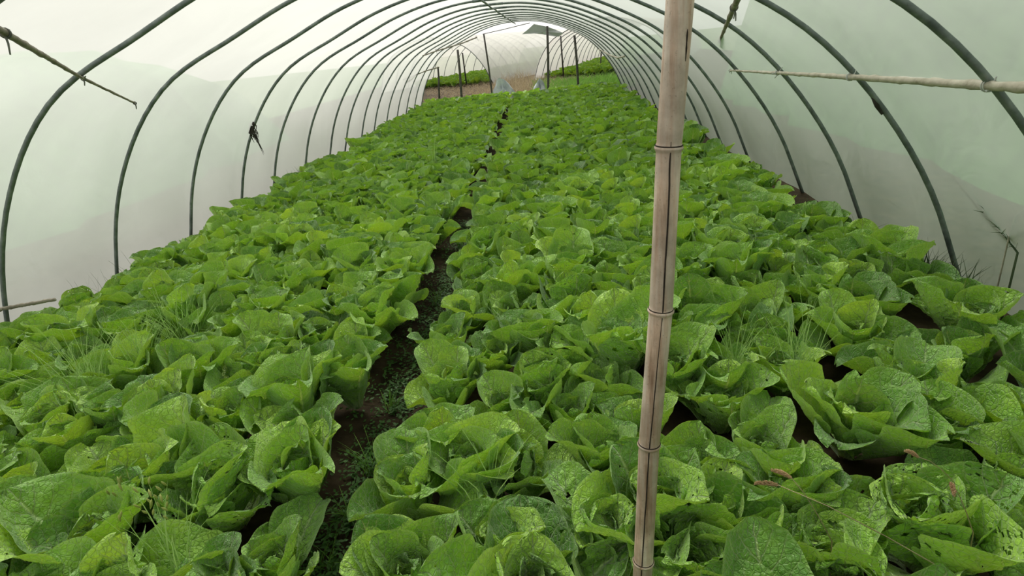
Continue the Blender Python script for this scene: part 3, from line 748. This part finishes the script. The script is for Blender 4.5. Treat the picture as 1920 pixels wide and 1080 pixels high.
foxtail((1722, 857), (1790, 905), .42, 'small reddish foxtail seed head in a dark gap of the right bed', (1698, 846))
foxtail((1783, 905), (1825, 1000), .42, 'upright brown foxtail head above the largest lower right cabbage', (1789, 928))

# grass and weeds along the foot of the film
def wall_grass(pts, lab, n, h, mat='wallgrass', z=.0, w=.0034, lean=0):
    m = MB()
    for px, py in pts:
        c = at_z(px, py, CROP); c.x = max(CX-2.62, min(CX+2.60, c.x))
        for _ in range(n):
            b = Vector((c.x+rd.uniform(-.1, .05)*(1 if c.x > 0 else -1), c.y+rd.uniform(-.16, .16), 0)); hh = h*rd.uniform(.4, 1)
            m.blade(b, b+Vector((rd.uniform(-.06, .06), rd.uniform(-.12, .12), hh)), Vector((rd.uniform(-.08, .08)+lean, rd.uniform(-.1, .1), -hh*.15)), w)
    tag(m.build('edge_grass', M[mat]), lab, 'grass', 'grass along the foot of the film')
wall_grass([(1900, 485), (1870, 468), (1840, 455), (1800, 445), (1770, 440), (1860, 440)], 'dark grass along the right film below the nearest hoop gap', 40, .34)
wall_grass([(1745, 432), (1720, 425), (1700, 415), (1675, 400), (1655, 392)], 'dark weeds at the right film left of the third hoop leg', 40, .28)
wall_grass([(1545, 340), (1560, 350), (1530, 330)], 'short dry weeds in the soil gap of the right bed edge', 22, .20)
wall_grass([(540, 322), (555, 312), (572, 305)], 'dark grass silhouette at the left film between the sixth and seventh hoops', 26, .42)
wall_grass([(600, 297), (615, 290)], 'dark grass at the left film beside the seventh hoop', 16, .3)
wall_grass([(370, 418), (385, 410)], 'small dark grass patch at the left film beside the fourth hoop', 22, .26)
wall_grass([(440, 375), (460, 365)], 'sparse grass at the left film beside the fifth hoop', 14, .25)
wall_grass([(180, 500), (150, 520), (215, 478)], 'thin dry stalks at the left film between the second and third hoops', 7, .40, w=.0012)
# tall stalk on the right film
def at_x(px, py, x):
    d = ray(px, py); return CAM + d*(x/d.x)
sk = [at_x(1908, 474, 2.02), at_x(1868, 420, 2.0), at_x(1830, 372, 1.95), at_x(1775, 303, 1.86)]
m = MB(); m.tube([Vector((sk[0].x, sk[0].y, 0))]+sk, [.005, .0045, .0038, .003, .001], 6)
s0, s1 = sk[0], sk[2]
for k in range(34):
    t = rd.uniform(.0, .9); p = s0.lerp(s1, t); m.blade(p, p+Vector((rd.uniform(-.05, .02), rd.uniform(-.05, .05), rd.uniform(.01, .06)))*1.0, Vector((0, 0, -.01)), .0018)
tag(m.build('weed_stalk', M['wallgrass']), 'tall thin weed stalk leaning along the right film', 'weed')
w0 = at_x(1893, 440, 2.0); w1 = at_x(1925, 388, 1.96)
m = MB(); m.tube([Vector((w0.x, w0.y, 0)), w0, w0.lerp(w1, .45)+Vector((-.01, 0, .03)), w1, w1+Vector((.0, -.12, .0))], .0035, 6)
tag(m.build('bent_stem', M['cane']), 'pale bent stem at the right edge of the photo by the film', 'stem')

# ------------------------------------------------------------------ the far end: posts, flap, neighbouring tunnels
YE = Y0+LAST
def post(name, tpx, bpx, Y, r, lab, grp, mat='post'):
    t = at_y(*tpx, Y); b = at_y(*bpx, Y); d = (t-b); b2 = b + d*((-.03-b.z)/d.z)
    m = MB(); m.tube([b2, b, b.lerp(t, .5)+Vector((.01, 0, 0)), t], [r*1.05, r, r, r*.95], 10)
    return tag(m.build(name, M[mat]), lab, 'post', grp)
GP = 'posts across the open far end'
post('end_post', (821, 125), (823, 167), YE+.02, .026, 'short dark post at the far left foot of the end hoop', GP)
post('end_post', (858, 93), (865, 176), YE+.03, .034, 'dark post left of the far opening, under the end hoop', GP)
post('end_post', (907, 64), (922, 172), YE+.04, .024, 'thin leaning pole beside the crumpled silver sheet at the far end', GP)
post('end_post', (1026, 49), (1028, 160), YE+.03, .034, 'tall dark post at the middle of the far opening', GP)
post('end_post', (1077, 66), (1084, 157), YE+.02, .034, 'dark post right of the middle one in the far opening', GP)
m = MB(); m.tube([at_y(905, 64, YE+.05), at_y(945, 55, YE+.05), at_y(993, 43, YE+.05)], .010, 6)
tag(m.build('cross_wire', M['post']), 'thin wire slanting from the leaning pole up to the end hoop', 'wire')
# grey flap hanging at the end
poly = [(979, 64), (990, 55), (1001, 45), (1026, 50), (1043, 56), (1057, 62), (1047, 69), (1031, 67), (1016, 64), (1003, 63)]
fr = [at_y(a, b, YE+.16+.03*math.sin(a*.2)) for a, b in poly]; cen = sum(fr, Vector())/len(fr)
m = MB(); n = len(fr); bk = [p+Vector((0, .006, 0)) for p in fr]
m.add(fr+[cen]+bk+[cen+Vector((0, .006, 0))], [(i, (i+1) % n, n) for i in range(n)] + [(n+1+(i+1) % n, n+1+i, 2*n+1) for i in range(n)] + [(i, n+1+i, n+1+(i+1) % n, (i+1) % n) for i in range(n)])
tag(m.build('loose_sheet', M['grey_sheet'], smooth=False), 'ragged grey sheet hanging under the end hoop, right of centre', 'sheet')

def far_tunnel(foot_px, which, head, length, label, foot_side, wid=5.7, high=2.05, nr=14, posts=()):
    """a neighbouring tunnel; foot_px is where one foot of its open end meets the soil"""
    f0 = at_z(*foot_px, .0); ax = Vector((math.sin(head), math.cos(head), 0)); rt = Vector((math.cos(head), -math.sin(head), 0))
    c0 = f0 - rt*foot_side*wid/2
    e = empty('greenhouse_tunnel', c0); tag(e, label, 'greenhouse')
    hp = half(-1, 18, 0, 0)[::-1] + half(1, 18, 0, 0)[1:]
    x0, x1 = hp[0][0], hp[-1][0]
    prof = [((x-(x0+x1)/2)/(x1-x0)*wid, max(0, z)/(CROP+RL[0])*high) for x, z in hp]
    step = length/nr; m = MB(); rows = []
    for i in range(nr*3+1):
        y = i*step/3; sg = 1-.012*math.sin(math.pi*(i % 3)/3)
        rows.append([c0+rt*x*sg+ax*y+Vector((0, 0, z*sg)) for x, z in prof])
    n = len(prof); m.add([p for r in rows for p in r], [(j*n+i, j*n+i+1, (j+1)*n+i+1, (j+1)*n+i) for j in range(len(rows)-1) for i in range(n-1)])
    m.build('plastic_cover', M['film_far'], e)
    for i in range(nr+1):
        m = MB(); m.tube([c0+rt*x*.992+ax*(i*step+(.02 if i == 0 else 0))+Vector((0, 0, z*.992)) for x, z in prof], .016, 6); m.build('rib', M['pipe'], e)
    for tp, bp, dy in posts:
        b = at_z(*bp, .02); t = at_y(*tp, b.y); m = MB(); m.tube([Vector((b.x, b.y, -.02)), t], .03, 8); m.build('post', M['post'], e)
    return c0, ax, rt
cB, axB, rtB = far_tunnel((926, 158), 'b', math.radians(21), 16, 'neighbouring plastic tunnel on the left beyond the far opening', 1, posts=[((867, 99), (875, 160), 0)])
cC, axC, rtC = far_tunnel((1000, 152), 'c', math.radians(16), 22, 'neighbouring plastic tunnel on the right beyond the far opening', -1, nr=20, posts=[((1051, 67), (1057, 148), 0), ((1127, 98), (1126, 128), 0)])
print('B', cB, 'C', cC)
rd = random.Random(31)
sp = []
for c, a, r, Lg in ((cB, axB, rtB, 15), (cC, axC, rtC, 21)):
    for i in range(int(Lg/.42)):
        for j in range(-6, 7):
            p = c+a*(.5+i*.42+rd.uniform(-.1, .1))+r*(j*.38+rd.uniform(-.08, .08))
            q = proj(p)
            if 780 < q[0] < 1190: sp.append((p.x, p.y, rd.random()))
low_heads('distant_crop', sp, 'green crop filling the neighbouring tunnels beyond the far opening', 'crop', q=.27, zf=lambda x, y: .0)
m = MB()
for k in range(5200):
    p = at_z(rd.uniform(800, 1110), rd.uniform(146, 180), 0); x, y = p.x, p.y
    if y < YE+.2 or y > 27: x, y = rd.uniform(-4, 2), rd.uniform(YE+.3, YE+4.5)
    if y < YE+.8 and -1.5 < x < .4: continue
    cen = math.exp(-((x+.9)/1.1)**2); h = (rd.uniform(.05, .2) + cen*rd.uniform(0, .5)) if rd.random() < .9 else .2+cen*rd.uniform(.2, .8)
    m.blade((x, y, 0), (x+rd.uniform(-.15, .15), y, h), (rd.uniform(-.2, .2), 0, -h*.3), .006, 3)
tag(m.build('dry_grass', M['straw']), 'dry straw-coloured grass between this tunnel and the neighbouring ones', 'grass', kind='stuff')
m = MB()
for k in range(2600):
    x, y = rd.uniform(-.3, 2.6), rd.uniform(YE+.5, YE+4.5)
    h = rd.uniform(.15, .5); m.blade((x, y, 0), (x+rd.uniform(-.12, .12), y, h), (rd.uniform(-.2, .2), 0, -h*.3), .010, 3)
tag(m.build('green_weeds', M['grass']), 'green weeds outside the far opening on the right', 'weeds', kind='stuff')
def crumple(px, py, sx, sy, sz, seed, lab):
    b = at_z(px, py, .02); b.y = YE+.30; b = at_y(px, py, b.y); rr = random.Random(seed)
    m = MB(); nu, nv = 26, 12; V = []
    ph = [rr.uniform(0, 6) for _ in range(6)]
    for j in range(nv+1):
        for i in range(nu):
            a = 2*math.pi*i/nu; t = math.pi/2*j/nv
            q = 1+.18*math.sin(3*a+ph[0])+.12*math.sin(7*a+ph[1]+3*t)+.1*math.sin(11*a+ph[2]-5*t)
            V.append((b.x+sx*q*math.cos(a)*math.cos(t), b.y+sy*q*math.sin(a)*math.cos(t), max(0, .0)+sz*math.sin(t)*(1+.25*math.sin(5*a+ph[3])+.2*math.sin(2*a+ph[4]))))
    m.add(V, [(j*nu+i, j*nu+(i+1) % nu, (j+1)*nu+(i+1) % nu, (j+1)*nu+i) for j in range(nv) for i in range(nu)])
    tag(m.build('crumpled_sheet', M['sack'], smooth=False), lab, 'sheet', 'crumpled sheets on the ground')
crumple(941, 172, .30, .17, .44, 4, 'crumpled silver sheet heaped on the ground outside the far opening')
crumple(1012, 163, .20, .12, .36, 9, 'small white crumpled sheet at the back edge of the crop')

# green banks outside, blurred by the film; the right one raised to block sky
def bank(x0, x1, h, name, lab, seed):
    rr = random.Random(seed); m = MB(); ny = 36; prof = [(0, 0), (.25, .7), (.5, .95), (.8, 1.0), (1, .95)]
    V = []
    for j in range(ny+1):
        y = -12+j*.7
        for t, z in prof: V.append((x0+(x1-x0)*t+rr.uniform(-.2, .2), y+rr.uniform(-.2, .2), max(-.05, h*z*(.85+.2*math.sin(y*.7+seed)+rr.uniform(-.06, .06))) if z else -.05))
    n = len(prof); m.add(V, [(j*n+i, j*n+i+1, (j+1)*n+i+1, (j+1)*n+i) for j in range(ny) for i in range(n-1)])
    tag(m.build(name, M['hedge']), lab, 'vegetation')
bank(-5.6, -9, 2.0, 'green_bank', 'low green vegetation blurred behind the left film', 1)
bank(3.6, 8, 6.5, 'green_bank', 'tall green vegetation added behind the right film to block sky light', 2)  # added tall occluder, keeps sky light off the right film
